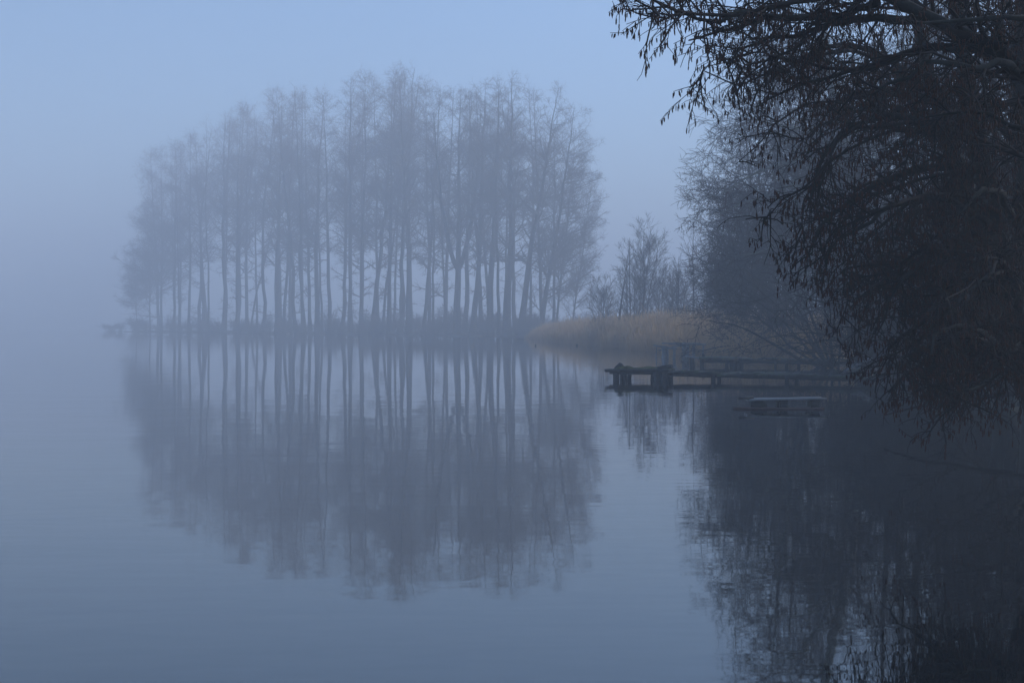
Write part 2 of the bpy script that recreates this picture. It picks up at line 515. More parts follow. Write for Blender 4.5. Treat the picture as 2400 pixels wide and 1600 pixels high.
# ------------------------------------------------------------------ shrubs
def shrub_mesh(h, n, spread, fine=1.0, droop=-.5, mat='twig', rmin=.005):
    P0, R0 = [], []
    for _ in range(n):
        a = rng.uniform(0, 6.28); s = spread * rng.uniform(.3, 1)
        hh = h * rng.uniform(.6, 1.05)
        b0 = np.array([rng.normal(0, spread * .15), rng.normal(0, spread * .15), -.15])
        tip = b0 + np.array([math.cos(a) * s, math.sin(a) * s, hh])
        mid = b0 + np.array([math.cos(a) * s * .3, math.sin(a) * s * .3, hh * .62])
        P0.append(spline([b0, mid, tip], 8, .04)); R0.append(np.linspace(.03, .008, 8) * (h / 3) ** .5)
    l0 = (np.array(P0), np.array(R0))
    l1 = grow(l0, 4.0 * fine, .15, 1, 42, 14, lambda t, pl: .25 + .36 * pl * (1.1 - t), 6, .14, (.3, droop), rr=.55, rmin=rmin * 1.4)
    l2 = grow(l1, 6.0 * fine, .1, 1, 42, 16, lambda t, pl: .18 + .36 * pl * (1.1 - t), 4, .16, (.1, droop), rr=.6, rmin=rmin)
    l3 = grow(l2, 7.0 * fine, .1, 1, 42, 16, lambda t, pl: .14 + .25 * pl, 3, .16, (.1, droop), rr=.7, rmin=rmin * .85, rtip=.6)
    a = MB(); a.tubes(*l0, 5)
    c = MB(); tubes_levels(c, [l1, l2, l3], [4, 3, 3])
    return a.mesh('shrub_stem', M['bark']), c.mesh('shrub_twig', M[mat])


SHRUB = [shrub_mesh(2.6, 14, 1.7, 1.1, rmin=.008, mat='fog_paled_twig', droop=.2), shrub_mesh(2.0, 16, 2.0, 1.1, rmin=.008, mat='fog_paled_twig', droop=.1), shrub_mesh(3.2, 12, 1.6, 1.0, rmin=.007, mat='fog_paled_twig', droop=.3)]
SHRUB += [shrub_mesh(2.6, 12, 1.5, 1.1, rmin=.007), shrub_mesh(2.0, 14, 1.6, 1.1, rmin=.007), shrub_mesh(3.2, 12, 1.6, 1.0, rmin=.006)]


def put_shrub(k, x, y, z, sx, sz, label, group=None, rz=None, sy=None):
    root = empty('bare_shrub', (x, y, z))
    for nm, me in (('stem', SHRUB[k][0]), ('twig_mass', SHRUB[k][1])):
        o = bpy.data.objects.new(nm, me); o.parent = root
        o.rotation_euler = (0, 0, rng.uniform(0, 6.28) if rz is None else rz); o.scale = (sx, sy or sx, sz)
        col.objects.link(o)
    return tag(root, label, 'shrub', group)


def on_shore(px, back):
    x0 = (px - 1200) / FPX; y = 145.0
    for _ in range(30): y = shore_y(x0 * y) + .6
    y += back
    return x0 * y, y


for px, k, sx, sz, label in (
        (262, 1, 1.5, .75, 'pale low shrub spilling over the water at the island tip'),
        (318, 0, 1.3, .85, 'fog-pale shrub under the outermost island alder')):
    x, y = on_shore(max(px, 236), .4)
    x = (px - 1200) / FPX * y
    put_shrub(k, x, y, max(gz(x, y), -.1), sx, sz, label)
for px in np.linspace(285, 1040, 44):
    px += rng.normal(0, 10)
    x, y = on_shore(px, rng.uniform(-.9, 2.5))
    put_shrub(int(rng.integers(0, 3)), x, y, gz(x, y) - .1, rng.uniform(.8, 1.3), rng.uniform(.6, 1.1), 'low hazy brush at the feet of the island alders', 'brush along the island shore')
for px in np.linspace(1045, 1268, 14):
    px += rng.normal(0, 6)
    x, y = on_shore(px, rng.uniform(0, 4))
    put_shrub(int(rng.integers(0, 3)), x, y, gz(x, y) - .1, rng.uniform(.9, 1.3), rng.uniform(.8, 1.2), 'dark brush massed round the feet of the heavy alder clump', 'brush round the heavy alder clump')
for px in np.linspace(1290, 1460, 9):
    y = rng.uniform(136, 156); x = (px - 1200) / FPX * y
    put_shrub(int(rng.integers(0, 3)), x, y, gz(x, y) - .1, rng.uniform(1.0, 1.3), rng.uniform(.6, .8), 'low dark brush showing just over the reed tops', 'brush behind the reeds')

# ------------------------------------------------------------------ reed bed
EDGE = np.array([(1.8, 132), (2.0, 120), (3.6, 96), (5.5, 79), (6.4, 67), (7.2, 57), (8.4, 50), (9.2, 46), (8.9, 42.5)], float)


def reed_bed():
    N = 52000
    seg = np.linalg.norm(np.diff(EDGE, axis=0), axis=1)
    cum = np.r_[0, np.cumsum(seg)] / seg.sum()
    u = rng.random(N)
    ex = np.interp(u, cum, EDGE[:, 0]); ey = np.interp(u, cum, EDGE[:, 1])
    dpt = rng.random(N) ** 1.3 * 8.0
    wob = .5 * np.sin(u * 60) + .3 * np.sin(u * 143)
    x = ex + (dpt + wob) * .80 + rng.normal(0, .15, N)
    y = ey + (dpt + wob) * .60 + rng.normal(0, .15, N)
    tall = np.interp(u, [0, .12, .35, .6, .85, 1], [1.3, 1.55, 1.85, 2.0, 1.9, 1.6])
    clump = .80 + .13 * np.sin(x * 5.1 + y * 2.3) * np.sin(x * 2.9 - y * 3.7) + .17 * np.sin(x * 1.7 + np.sin(y * 1.3)) * np.sin(y * .9)
    h = tall * clump * rng.uniform(.66, 1.08, N) * np.where(rng.random(N) < .06, 1.22, 1.0) * np.clip(.78 + dpt * .12, 0, 1)
    a = rng.uniform(0, math.pi, N); ca, sa = np.cos(a), np.sin(a)
    lx = rng.normal(.04, .12, N); ly = rng.normal(0, .11, N)
    zb = np.maximum(ground_z(x, y), -.45) - .05
    wd = rng.uniform(.006, .012, N)
    K = 5
    f = np.array([0, .35, .72, .86, 1.0]); wf = np.array([1.0, .95, .6, 1.9, .25])
    V = np.zeros((N, K, 2, 3))
    for k in range(K):
        cx = x + lx * h * f[k] ** 2 * 1.2; cy = y + ly * h * f[k] ** 2 * 1.2
        cz = zb + (h - zb * 0) * f[k]
        for s, sg in enumerate((-1, 1)):
            V[:, k, s, 0] = cx + sg * ca * wd * wf[k]; V[:, k, s, 1] = cy + sg * sa * wd * wf[k]; V[:, k, s, 2] = cz
    I = np.arange(N * K * 2).reshape(N, K, 2)
    Q = np.stack([I[:, :-1, 0], I[:, :-1, 1], I[:, 1:, 1], I[:, 1:, 0]], -1).reshape(-1, 4)
    # hanging dead leaves
    M_ = N
    j = rng.integers(0, N, M_); fz = rng.uniform(.25, .8, M_)
    b0 = np.stack([x[j] + lx[j] * h[j] * fz ** 2 * 1.2, y[j] + ly[j] * h[j] * fz ** 2 * 1.2, zb[j] + h[j] * fz], -1)
    an = rng.uniform(0, 6.28, M_); ln = rng.uniform(.15, .38, M_)
    d = np.stack([np.cos(an), np.sin(an), rng.uniform(-.5, .8, M_)], -1)
    p2 = b0 + d * ln[:, None] * .6; p3 = p2 + (d + np.array([0, 0, -.9])) * ln[:, None] * .5
    sd = np.stack([-np.sin(an), np.cos(an), np.zeros(M_)], -1) * .009
    VL = np.stack([b0 - sd * .5, b0 + sd * .5, p2 + sd, p2 - sd, p3 + sd * .2, p3 - sd * .2], 1)
    IL = np.arange(M_ * 6).reshape(M_, 6) + N * K * 2
    QL = np.concatenate([IL[:, [0, 1, 2, 3]], IL[:, [3, 2, 4, 5]]])
    me = mesh_from('reed_bed', np.concatenate([V.reshape(-1, 3), VL.reshape(-1, 3)]), np.concatenate([Q, QL]), M['reed'], False)
    o = bpy.data.objects.new('reed_bed', me); col.objects.link(o)
    tag(o, 'tan dead reeds standing in the shallows beyond the broken jetties', 'reeds', kind='stuff')


reed_bed()

# ------------------------------------------------------------------ small trees behind the reeds
def small_tree(name, px, top, D, stems, spread, label, leanpx=0, rmin=.006, dens=1.0):
    base = PT(px, 0, D); base[2] = gz(base[0], base[1]) - .1
    root = empty(name, tuple(base))
    P0, R0 = [], []
    H = (HOR - top) / FPX * D + EYE - base[2]
    for k in range(stems):
        hh = H * (1 if k == 0 else rng.uniform(.6, .92))
        dx = leanpx / FPX * D if k == 0 else rng.normal(0, spread * .5)
        s = rng.normal(0, .12, 3) * (k > 0); s[2] = 0
        P0.append(spline([s, s + np.array([dx * .3, rng.normal(0, .1), hh * .4]), s + np.array([dx, rng.normal(0, .3), hh])], 12, .03))
        R0.append(np.linspace(.075 if k == 0 else .05, .01, 12))
    mt = MB(); mt.tubes(np.array(P0), np.array(R0), 6); mt.build('trunk', M['bark'], root)
    l0 = (np.array(P0), np.array(R0))
    l1 = grow(l0, 3.2 * dens, .15, .99, 40, 10, lambda t, pl: spread * (.35 + .9 * np.sin(np.pi * np.clip(t, .1, .98) ** 1.1)), 8, .07, (.5, .35), rr=.42, rmax=.03, rmin=.009)
    l2 = grow(l1, 4.5 * dens, .15, 1, 34, 10, lambda t, pl: .2 + .4 * pl * (1.1 - t), 5, .09, (.4, .3), rr=.6, rmin=rmin * 1.2)
    l3 = grow(l2, 8.0 * dens, .15, 1, 32, 12, lambda t, pl: .18 + .34 * pl, 3, .1, (.3, .2), rr=.7, rmin=rmin, rtip=.6)
    mc = MB(); tubes_levels(mc, [l1, l2, l3], [4, 3, 3]); mc.build('crown', M['twig'], root)
    return tag(root, label, 'tree')


small_tree('young_alder', 1508, 528, 86, 4, 1.5, 'many-stemmed bare young alder rising behind the reeds beside the leaning pole', rmin=.006, dens=1.35)
small_tree('young_alder', 1478, 555, 88, 3, 1.1, 'thin twiggy alder between the leaning pole and the many-stemmed one', rmin=.006, dens=1.35)
small_tree('young_alder', 1622, 522, 80, 1, 1.5, 'slender single-stemmed tree with an airy pointed top behind the reeds', leanpx=4, rmin=.006, dens=.9)
small_tree('young_alder', 1590, 615, 82, 4, 1.4, 'low bushy tree filling the gap before the airy pointed tree', rmin=.006, dens=1.35)
small_tree('young_alder', 1655, 600, 76, 4, 1.4, 'low bushy tree just behind the airy pointed tree, near the dark bank', rmin=.006, dens=1.35)
small_tree('young_alder', 1548, 640, 90, 4, 1.5, 'low hazy bush-like tree at the foot of the open sky gap behind the reeds', rmin=.006, dens=1.35)
small_tree('young_alder', 1412, 668, 92, 4, 1.5, 'low hazy bush-like tree just on the island side of the leaning pole', rmin=.006, dens=1.3)
small_tree('young_alder', 1690, 560, 74, 4, 1.6, 'bushy young alder closing the row against the dark bank wood', rmin=.006, dens=1.35)
small_tree('leaning_pole_tree', 1446, 560, 84, 1, .8, 'bare pole-like tree leaning right above the reed tops', leanpx=32, rmin=.006, dens=.7)


# ------------------------------------------------------------------ the dark trees of the right bank
def px_line(pts, K, D0=None, jit=0.0):
    p = [PT(q[0], q[1], q[2] if len(q) > 2 else D0) for q in pts]
    return spline(p, K, jit)


def bank_tree(name, label, stems, limbs, fine, mats=('bark', 'twig', 'catkin'), rand_limbs=None, cat='tree'):
    """stems / limbs: lists of (points in px,py,D, r0, r1). fine: dict of growth settings"""
    KS, KL = 18, 14
    first = px_line(stems[0][0], KS)
    base = first[0].copy()
    root = empty(name, tuple(base))
    SP, SR = [], []
    for pts, r0, r1 in stems:
        SP.append(px_line(pts, KS, jit=.03) - base); SR.append(r1 + (r0 - r1) * (1 - np.linspace(0, 1, KS)) ** .85)
    for P, Rr in zip(SP, SR):
        mb = MB(); mb.tubes(P[None], Rr[None], 10); mb.build('trunk', M[mats[0]], root)
    S = (np.array(SP), np.array(SR))
    groups = []
    if limbs:
        LPp, LR = [], []
        for pts, r0, r1 in limbs:
            LPp.append(px_line(pts, KL, jit=.035) - base); LR.append(r1 + (r0 - r1) * (1 - np.linspace(0, 1, KL)) ** .9)
        for P, Rr in zip(LPp, LR):
            mb = MB(); mb.tubes(P[None], Rr[None], 7); mb.build('limb', M[mats[0]], root)
        groups.append((np.array(LPp), np.array(LR)))
    crown = MB()
    f = fine
    if limbs and f.get('clones'):
        CP, CR = [], []
        for pts, r0, r1 in limbs:
            for _ in range(f['clones']):
                q = []
                for k, p in enumerate(pts):
                    g_ = k / (len(pts) - 1)
                    q.append((p[0] + rng.normal(0, f['cj']) * g_, p[1] + rng.normal(0, f['cj'] * .8) * g_, p[2] * (1 + rng.normal(0, .05) * g_)))
                CP.append(px_line(q, KL, jit=.03) - base); CR.append((r1 + (r0 - r1) * (1 - np.linspace(0, 1, KL)) ** .9) * rng.uniform(.45, .7))
        groups.append((np.array(CP), np.array(CR)))
        crown.tubes(*groups[-1], 6)
    if rand_limbs:
        g1 = grow(S, rand_limbs['dens'], rand_limbs.get('t0', .2), .98, rand_limbs.get('ang', 65), 16, lambda t, pl: rand_limbs['len'] * (1.15 - .6 * t), KL, .07, rand_limbs.get('up', (.4, -.5)), rand_limbs.get('bias', (0, 0, 0)), rr=.4, rmax=rand_limbs.get('rmax', .05), rtip=.2, rmin=.01, flat=.6)
        crown.tubes(*g1, 6)
        groups.append(g1)
    A = (np.concatenate([q[0] for q in groups]), np.concatenate([q[1] for q in groups]))
    l2 = grow(A, f['d2'], .08, 1, 48, 14, lambda t, pl: f['l2'] * (.5 + .7 * (1 - t)), 9, .10, f.get('u2', (.2, -.6)), f.get('b2', (0, 0, 0)), rr=.5, rmax=.025, rtip=.25, rmin=.006)
    l3 = grow(l2, f['d3'], .1, 1, 46, 15, lambda t, pl: f['l3'] * (.5 + .7 * (1 - t)), 6, .13, f.get('u3', (.1, -.7)), rr=.55, rmin=f.get('rm', .0035) * 1.25)
    l4 = grow(l3, f['d4'], .1, 1, 42, 16, lambda t, pl: f['l4'] * np.ones_like(t), 4, .15, f.get('u4', (.1, -.7)), rr=.65, rmin=f.get('rm', .0035), rtip=.6)
    tubes_levels(crown, [l2, l3, l4], [5, 4, 3])
    crown.build('crown', M[mats[1]], root)
    if f.get('catkin'):
        mb = MB()
        catkins(mb, l4, f['catkin'], f.get('cn', 4), f.get('cl', .06), f.get('cr', .0065))
        catkins(mb, l3, f['catkin'], f.get('cn', 4), f.get('cl', .06), f.get('cr', .0065))
        o = mb.build('catkin_foliage', M[mats[2]], root)
        o['kind'] = 'stuff'
    return tag(root, label, cat)


# 1. the near alder whose boughs come in over the top of the view
bank_tree('overhanging_alder', 'nearest alder, thick bough and hanging catkins crossing the top of the dark bank',
    [([(2760, 1130, 7.21), (2740, 600, 7.21), (2690, 250, 7.21), (2640, -150, 7.21), (2600, -500, 7.21)], 0.1178, 0.0330)],
    [([(2700, 330, 7.21), (2520, 235, 7.10), (2400, 175, 7.00), (2290, 108, 6.95), (2180, 66, 6.90), (2100, 22, 6.84), (2000, -25, 6.80), (1850, -70, 6.69), (1730, -60, 6.59), (1610, -20, 6.49)], 0.0589, 0.0053),
     ([(2150, 48, 6.90), (2040, 45, 6.95), (1930, 22, 7.00), (1820, 8, 6.95), (1730, 18, 6.84), (1650, 40, 6.75), (1620, 55, 6.69)], 0.0243, 0.0033),
     ([(2000, -25, 6.80), (1880, -5, 6.59), (1780, -10, 6.49), (1680, -5, 6.38), (1600, 18, 6.33), (1590, 30, 6.28)], 0.0208, 0.0033),
     ([(2060, 5, 6.84), (1950, 60, 7.06), (1860, 100, 7.15), (1760, 125, 7.21), (1680, 160, 7.21), (1680, 175, 7.21)], 0.0208, 0.0033),
     ([(2300, 112, 6.95), (2180, 130, 7.31), (2060, 170, 7.46), (1960, 180, 7.52), (1850, 190, 7.52), (1750, 215, 7.52), (1730, 235, 7.52)], 0.0243, 0.0033),
     ([(2420, 185, 7.00), (2300, 160, 6.69), (2180, 150, 6.59), (2080, 200, 6.59), (2010, 260, 6.59)], 0.0243, 0.0040),
     ([(2690, 260, 7.21), (2560, 60, 6.95), (2400, 40, 6.69), (2250, 35, 6.59), (2150, 42, 6.54)], 0.0277, 0.0053),
     ([(2680, 200, 7.21), (2500, 20, 7.46), (2380, -30, 7.62), (2200, -60, 7.72), (2000, -90, 7.72), (1850, -60, 7.72), (1760, 0, 7.72)], 0.0347, 0.0040),
     ([(2700, 420, 7.21), (2560, 330, 6.90), (2440, 290, 6.80), (2330, 250, 6.69), (2230, 260, 6.69)], 0.0277, 0.0040)],
    dict(clones=1, cj=36, d2=9, l2=.33, d3=15, l3=.21, d4=16, l4=.08, rm=.0019, u2=(.1, -.6), u3=(0, -.6), catkin=.8, cn=3, cl=.031, cr=.0029))

# 2. the dark many-stemmed alder whose catkin curtains hang to the water
bank_tree('catkin_alder', 'dark many-stemmed alder with catkin curtains trailing down to the water',
    [([(2540, 1200, 9.28), (2372, 700, 9.28), (2335, 520, 9.28), (2290, 330, 9.23), (2250, 150, 9.18), (2225, -120, 9.03)], 0.1040, 0.0330),
     ([(2550, 1190, 9.53), (2405, 600, 9.63), (2388, 300, 9.73), (2380, 0, 9.78), (2370, -300, 9.78)], 0.1178, 0.0396),
     ([(2530, 1195, 9.43), (2310, 670, 9.73), (2240, 480, 9.93), (2180, 300, 10.03), (2120, 100, 10.03), (2080, -120, 10.03)], 0.0901, 0.0264),
     ([(2600, 1210, 9.03), (2500, 600, 8.83), (2530, 250, 8.68), (2560, -100, 8.53)], 0.1109, 0.0330)],
    [([(2290, 330, 9.23), (2150, 300, 9.03), (2020, 320, 8.83), (1945, 400, 8.73), (1915, 480, 8.68), (1905, 540, 8.63)], 0.0347, 0.0040),
     ([(2300, 390, 9.23), (2180, 400, 9.03), (2060, 440, 8.78), (1970, 520, 8.63), (1930, 600, 8.53)], 0.0312, 0.0040),
     ([(2320, 470, 9.28), (2200, 470, 9.03), (2080, 510, 8.73), (1985, 575, 8.63), (1945, 635, 8.53)], 0.0312, 0.0040),
     ([(2340, 560, 9.28), (2230, 570, 9.13), (2120, 630, 8.83), (2070, 705, 8.68), (2045, 770, 8.63)], 0.0312, 0.0040),
     ([(2350, 620, 9.28), (2230, 680, 9.08), (2170, 755, 8.83), (2130, 830, 8.63), (2120, 880, 8.53)], 0.0312, 0.0040),
     ([(2365, 720, 9.28), (2280, 790, 9.03), (2200, 840, 8.83), (2200, 890, 8.68), (2190, 925, 8.63)], 0.0277, 0.0040),
     ([(2375, 850, 9.28), (2330, 830, 8.78), (2290, 795, 8.53), (2250, 784, 8.33), (2190, 810, 8.12), (2170, 850, 8.03)], 0.0347, 0.0053),
     ([(2385, 800, 9.28), (2340, 850, 8.73), (2290, 890, 8.43), (2240, 915, 8.22), (2190, 935, 8.12)], 0.0243, 0.0040),
     ([(2265, 540, 9.83), (2140, 610, 9.83), (2030, 620, 9.73), (1990, 680, 9.63), (1985, 745, 9.53)], 0.0277, 0.0040),
     ([(2190, 330, 10.03), (2080, 250, 9.83), (1980, 250, 9.63), (1890, 300, 9.53), (1850, 350, 9.48)], 0.0277, 0.0040),
     ([(2150, 200, 10.03), (2040, 130, 10.03), (1930, 120, 10.03), (1830, 160, 10.03), (1760, 220, 10.03)], 0.0277, 0.0040),
     ([(2290, 330, 9.23), (2230, 260, 9.03), (2130, 215, 8.78), (2040, 240, 8.63), (1975, 310, 8.53)], 0.0277, 0.0040),
     ([(2388, 330, 9.73), (2330, 260, 9.53), (2270, 250, 9.23), (2210, 290, 9.03), (2160, 360, 8.93)], 0.0312, 0.0040),
     ([(2400, 560, 9.63), (2330, 470, 9.33), (2280, 450, 9.03), (2230, 500, 8.78), (2190, 570, 8.63)], 0.0312, 0.0040),
     ([(2405, 700, 9.53), (2360, 640, 9.03), (2320, 650, 8.53), (2270, 720, 8.33), (2240, 800, 8.22)], 0.0312, 0.0040)],
    dict(clones=2, cj=34, d2=9, l2=.34, d3=15, l3=.24, d4=14, l4=.10, rm=.0022, u2=(.1, -.9), u3=(0, -1.0), catkin=.6, cn=3, cl=.036, cr=.0036),
    rand_limbs=dict(dens=1.8, len=1.0, t0=.1, ang=70, up=(.3, -.8), bias=(-.25, -.1, 0)))

# 3. the greyer alder in the middle distance with pale limbs reaching out
bank_tree('pale_limbed_alder', 'grey-limbed alder standing farther off, pale boughs reaching out past the catkin curtains',
    [([(2085, 858, 39.7), (2015, 600, 39.7), (1990, 400, 39.7), (1955, 200, 39.7), (1930, 0, 39.7), (1915, -140, 39.7)], .24, .05),
     ([(2120, 858, 40.3), (2080, 600, 41.0), (2120, 380, 41.0), (2170, 150, 41.6), (2200, -100, 42.2)], .2, .05)],
    [([(1992, 420, 39.7), (1930, 335, 39.0), (1870, 300, 38.4), (1800, 292, 37.9), (1740, 270, 37.4), (1695, 238, 37.1)], .08, .008),
     ([(1990, 400, 39.7), (1920, 372, 38.8), (1840, 375, 38.1), (1770, 400, 37.8), (1715, 432, 37.5), (1675, 455, 37.4)], .08, .008),
     ([(1998, 470, 39.7), (1930, 440, 39.0), (1850, 440, 38.4), (1770, 470, 37.9), (1700, 500, 37.6)], .07, .008),
     ([(1975, 300, 39.7), (1900, 220, 39.2), (1820, 185, 38.7), (1740, 190, 38.4), (1690, 220, 38.1)], .07, .008),
     ([(1955, 200, 39.7), (1900, 120, 39.7), (1840, 90, 39.7), (1780, 100, 39.7), (1720, 140, 39.7)], .06, .008),
     ([(1985, 380, 39.7), (1940, 300, 40.3), (1890, 200, 40.7), (1850, 130, 41.0), (1820, 50, 41.0)], .06, .008),
     ([(2005, 560, 39.7), (1930, 540, 39.0), (1850, 560, 38.4), (1770, 590, 38.0), (1710, 600, 37.8)], .06, .008)],
    dict(d2=3.6, l2=1.4, d3=5.4, l3=.65, d4=5.2, l4=.38, rm=.0055, u2=(.2, -.35), u3=(.1, -.35), catkin=.12, cn=2, cl=.075, cr=.008),
    mats=('pale_bark', 'twig', 'catkin'), rand_limbs=dict(dens=1.2, len=2.8, t0=.08, ang=68, up=(.4, -.4), bias=(-.15, 0, 0), rmax=.06))

# 4. hazier trees behind it
def far_bank(label, px, top, D, spread, lean=0, stems=1, dens=1.0, t0=.12, catk=0.0, rm=.006, up=(.3, -.4), side=0.0, pale=False):
    base = PT(px, 0, D); zb = gz(base[0], base[1]) - .1
    pyb = HOR + (EYE - zb) / D * FPX
    st = []
    for k in range(stems):
        o = (k - (stems - 1) / 2) * 26 * 30 / D
        l = lean + o * 1.6
        tp = top if k == 0 else top + abs(rng.normal(0, 60))
        st.append(([(px + o * .2, pyb, D), (px + o * .6 + l * .3, pyb + (tp - pyb) * .35, D), (px + o + l * .7, pyb + (tp - pyb) * .7, D), (px + o + l, tp, D)], .16 if stems == 1 else .12, .02))
    return bank_tree('bank_alder', label, st, [], dict(d2=2.6 * dens, l2=spread * .5, d3=3.8 * dens, l3=spread * .25, d4=4.6 * dens, l4=.32, rm=rm, u2=(.2, -.3), u3=(.1, -.3), catkin=catk, cn=2, cl=.08, cr=.009),
                     mats=('pale_bark' if pale else 'bark', 'twig', 'catkin'), rand_limbs=dict(dens=2.6, len=spread, t0=t0, ang=62, up=up, bias=(side, 0, 0)))


far_bank('hazy alder at the edge of the bank wood, fine twigs against the open sky', 1805, 300, 57, 3.0, -25, 3, 1.35, rm=.007, side=-.2)
far_bank('tall hazy alder behind the grey-limbed one, its crown against the sky', 1880, 120, 48, 3.4, -30, 3, 1.25, rm=.0065, side=-.2, pale=True)
far_bank('low hazy alder above the reeds where the bank wood begins', 1745, 440, 63, 2.2, -10, 3, 1.25, t0=.06, rm=.008, side=-.1)
far_bank('low dense alder between the reeds and the grey-limbed tree', 1835, 470, 51, 2.8, -50, 3, 1.3, t0=.05, rm=.007, side=-.25)
far_bank('dark bank alder half hidden behind the catkin curtains', 2000, 260, 46, 3.4, -10, 2, 1.0, t0=.08, rm=.006, side=-.1)
for px, top, D, sp in ((2100, 60, 35, 3.2), (2190, 130, 28.5, 2.8), (2250, -40, 25.5, 2.6), (2360, 60, 21.5, 2.2), (2420, -80, 19.5, 2.2), (2470, 0, 17.5, 2.0), (2300, 200, 30, 2.8), (2400, 120, 26, 2.6), (2500, -60, 15.5, 2.0), (2200, 330, 36, 3.0), (2130, 420, 32, 2.4), (2360, 420, 20.5, 1.8)):
    far_bank('dark bank alder only glimpsed through the branches of the nearer trees', px, top, D, sp, rng.normal(0, 20), 2, 1.15, t0=.06, rm=.0045, catk=.05)['group'] = 'alders deep in the dark bank wood'


# 5. arching willow stems over the farther jetty
def arching(name, label, lines, fine, mats=('bark', 'twig')):
    return bank_tree(name, label, lines[:1], lines[1:], fine, mats=mats + ('catkin',), cat='shrub')


arching('arching_willow', 'arching shrub with long bare stems sweeping low over the farther jetty',
    [([(1925, 862, 40.5), (1880, 845, 40.2), (1850, 832, 40), (1815, 808, 39.8), (1775, 785, 39.6), (1715, 764, 39.4), (1650, 748, 39.2)], .055, .006),
     ([(1910, 852, 40.4), (1860, 820, 40.5), (1810, 780, 40.6), (1760, 742, 40.6), (1725, 715, 40.6), (1700, 695, 40.6)], .04, .005),
     ([(1930, 858, 40.6), (1880, 800, 41), (1820, 740, 41.4), (1760, 700, 41.6), (1725, 690, 41.8), (1695, 676, 42)], .04, .005),
     ([(1940, 858, 40.2), (1890, 760, 40), (1840, 690, 39.8), (1790, 700, 39.5), (1738, 712, 39.2), (1695, 700, 39)], .04, .005),
     ([(1945, 860, 39.5), (1900, 810, 39), (1850, 790, 38.6), (1790, 800, 38.2), (1750, 815, 38), (1735, 835, 37.8)], .035, .004),
     ([(1950, 860, 39.8), (1900, 730, 39.8), (1850, 640, 39.8), (1790, 590, 39.8), (1740, 570, 39.8)], .045, .005),
     ([(1955, 860, 40), (1935, 720, 40.2), (1900, 600, 40.4), (1860, 520, 40.5), (1830, 470, 40.6)], .045, .005),
     ([(1950, 860, 40), (1900, 830, 39), (1840, 815, 38), (1790, 822, 37.4), (1745, 850, 37)], .03, .004),
     ([(1950, 858, 41), (1880, 770, 41.5), (1800, 690, 42), (1740, 645, 42.4), (1705, 636, 42.6)], .04, .005)],
    dict(d2=3.6, l2=.85, d3=4.6, l3=.42, d4=5.0, l4=.24, rm=.0052, u2=(.2, .1), u3=(.2, .1), u4=(.1, 0)))
arching('arching_willow', 'dark arching shrub drooping over the landward end of the nearer jetty',
    [([(2120, 890, 30), (2070, 850, 29.8), (2010, 815, 29.5), (1950, 800, 29.2), (1890, 806, 29), (1845, 818, 28.8)], .05, .006),
     ([(2110, 885, 30), (2050, 835, 30), (1980, 790, 30), (1910, 770, 30), (1850, 760, 30)], .04, .005),
     ([(2125, 885, 30.2), (2100, 830, 30), (2060, 790, 29.6), (2040, 818, 29.2), (2015, 790, 29)], .03, .005),
     ([(2130, 885, 30), (2080, 760, 30.4), (2020, 690, 30.6), (1950, 650, 30.8), (1890, 650, 31)], .04, .005),
     ([(2125, 888, 29.6), (2060, 860, 29), (1990, 838, 28.6), (1920, 832, 28.3), (1880, 836, 28)], .03, .005),
     ([(2140, 885, 29.8), (2100, 740, 29.4), (2040, 620, 29.2), (1980, 560, 29), (1920, 540, 29)], .045, .005)],
    dict(d2=3.8, l2=1.1, d3=5.0, l3=.5, d4=6.0, l4=.24, rm=.0048, u2=(.1, -.1), u3=(.1, -.1)))

# low brush and ivy-dark undergrowth on the bank
for px, D, k, sx, sz in ((2010, 38, 2, 1.2, 1.0), (2060, 34, 0, 1.2, 1.1), (2110, 33, 2, 1.1, 1.0), (2160, 30, 0, 1.2, 1.1), (2210, 31, 2, 1.3, 1.1), (2190, 26, 1, 1.0, 1.1), (2260, 27, 0, 1.1, 1.1), (2310, 25, 2, 1.1, .9),
                         (2340, 23, 0, 1.0, 1.0), (2400, 21, 1, 1.0, 1.1), (2280, 34, 2, 1.4, 1.3), (2350, 32, 2, 1.4, 1.3), (2430, 26, 2, 1.3, 1.2), (2140, 40, 2, 1.5, 1.3), (2050, 46, 2, 1.5, 1.4), (2230, 46, 2, 1.7, 1.7), (2380, 42, 2, 1.7, 1.7), (2000, 55, 2, 1.7, 1.5),
                         (2120, 52, 2, 1.8, 1.8)):
    x = (px - 1200) / FPX * D
    put_shrub(k + 3, x, D, gz(x, D) - .1, sx, sz, 'dark undergrowth shrub on the bank beneath the alders', 'undergrowth on the dark bank')


# ------------------------------------------------------------------ jetties
def jp(A, B, s, off, z):
    """point on a jetty: s metres along A->B, off metres to the far side"""
    A = np.array(A); B = np.array(B)
    d = (B - A) / np.linalg.norm(B - A); n = np.array([-d[1], d[0]])
    p = A + d * s + n * off
    return np.array([p[0], p[1], z])


def post(mb, x, y, z1, r, lean=(0, 0), sides=9, z0=-.7):
    K = 7
    z = np.linspace(z0, z1, K)
    P = np.stack([x + lean[0] * (z - z0), y + lean[1] * (z - z0), z], -1) + rng.normal(0, r * .06, (K, 3))
    Rr = r * (1 + rng.normal(0, .05, K))
    P = np.vstack([P, P[-1:] + np.array([[0, 0, .004]])]); Rr = np.r_[Rr, r * .05]
    mb.tubes(P[None], Rr[None], sides)


def set_parent(objs, root):
    for o in objs: o.parent = root


# nearer jetty
A1, B1 = (2.28, 31.72), (9.3, 28.0)
root = empty('mossy_jetty', (0, 0, 0))
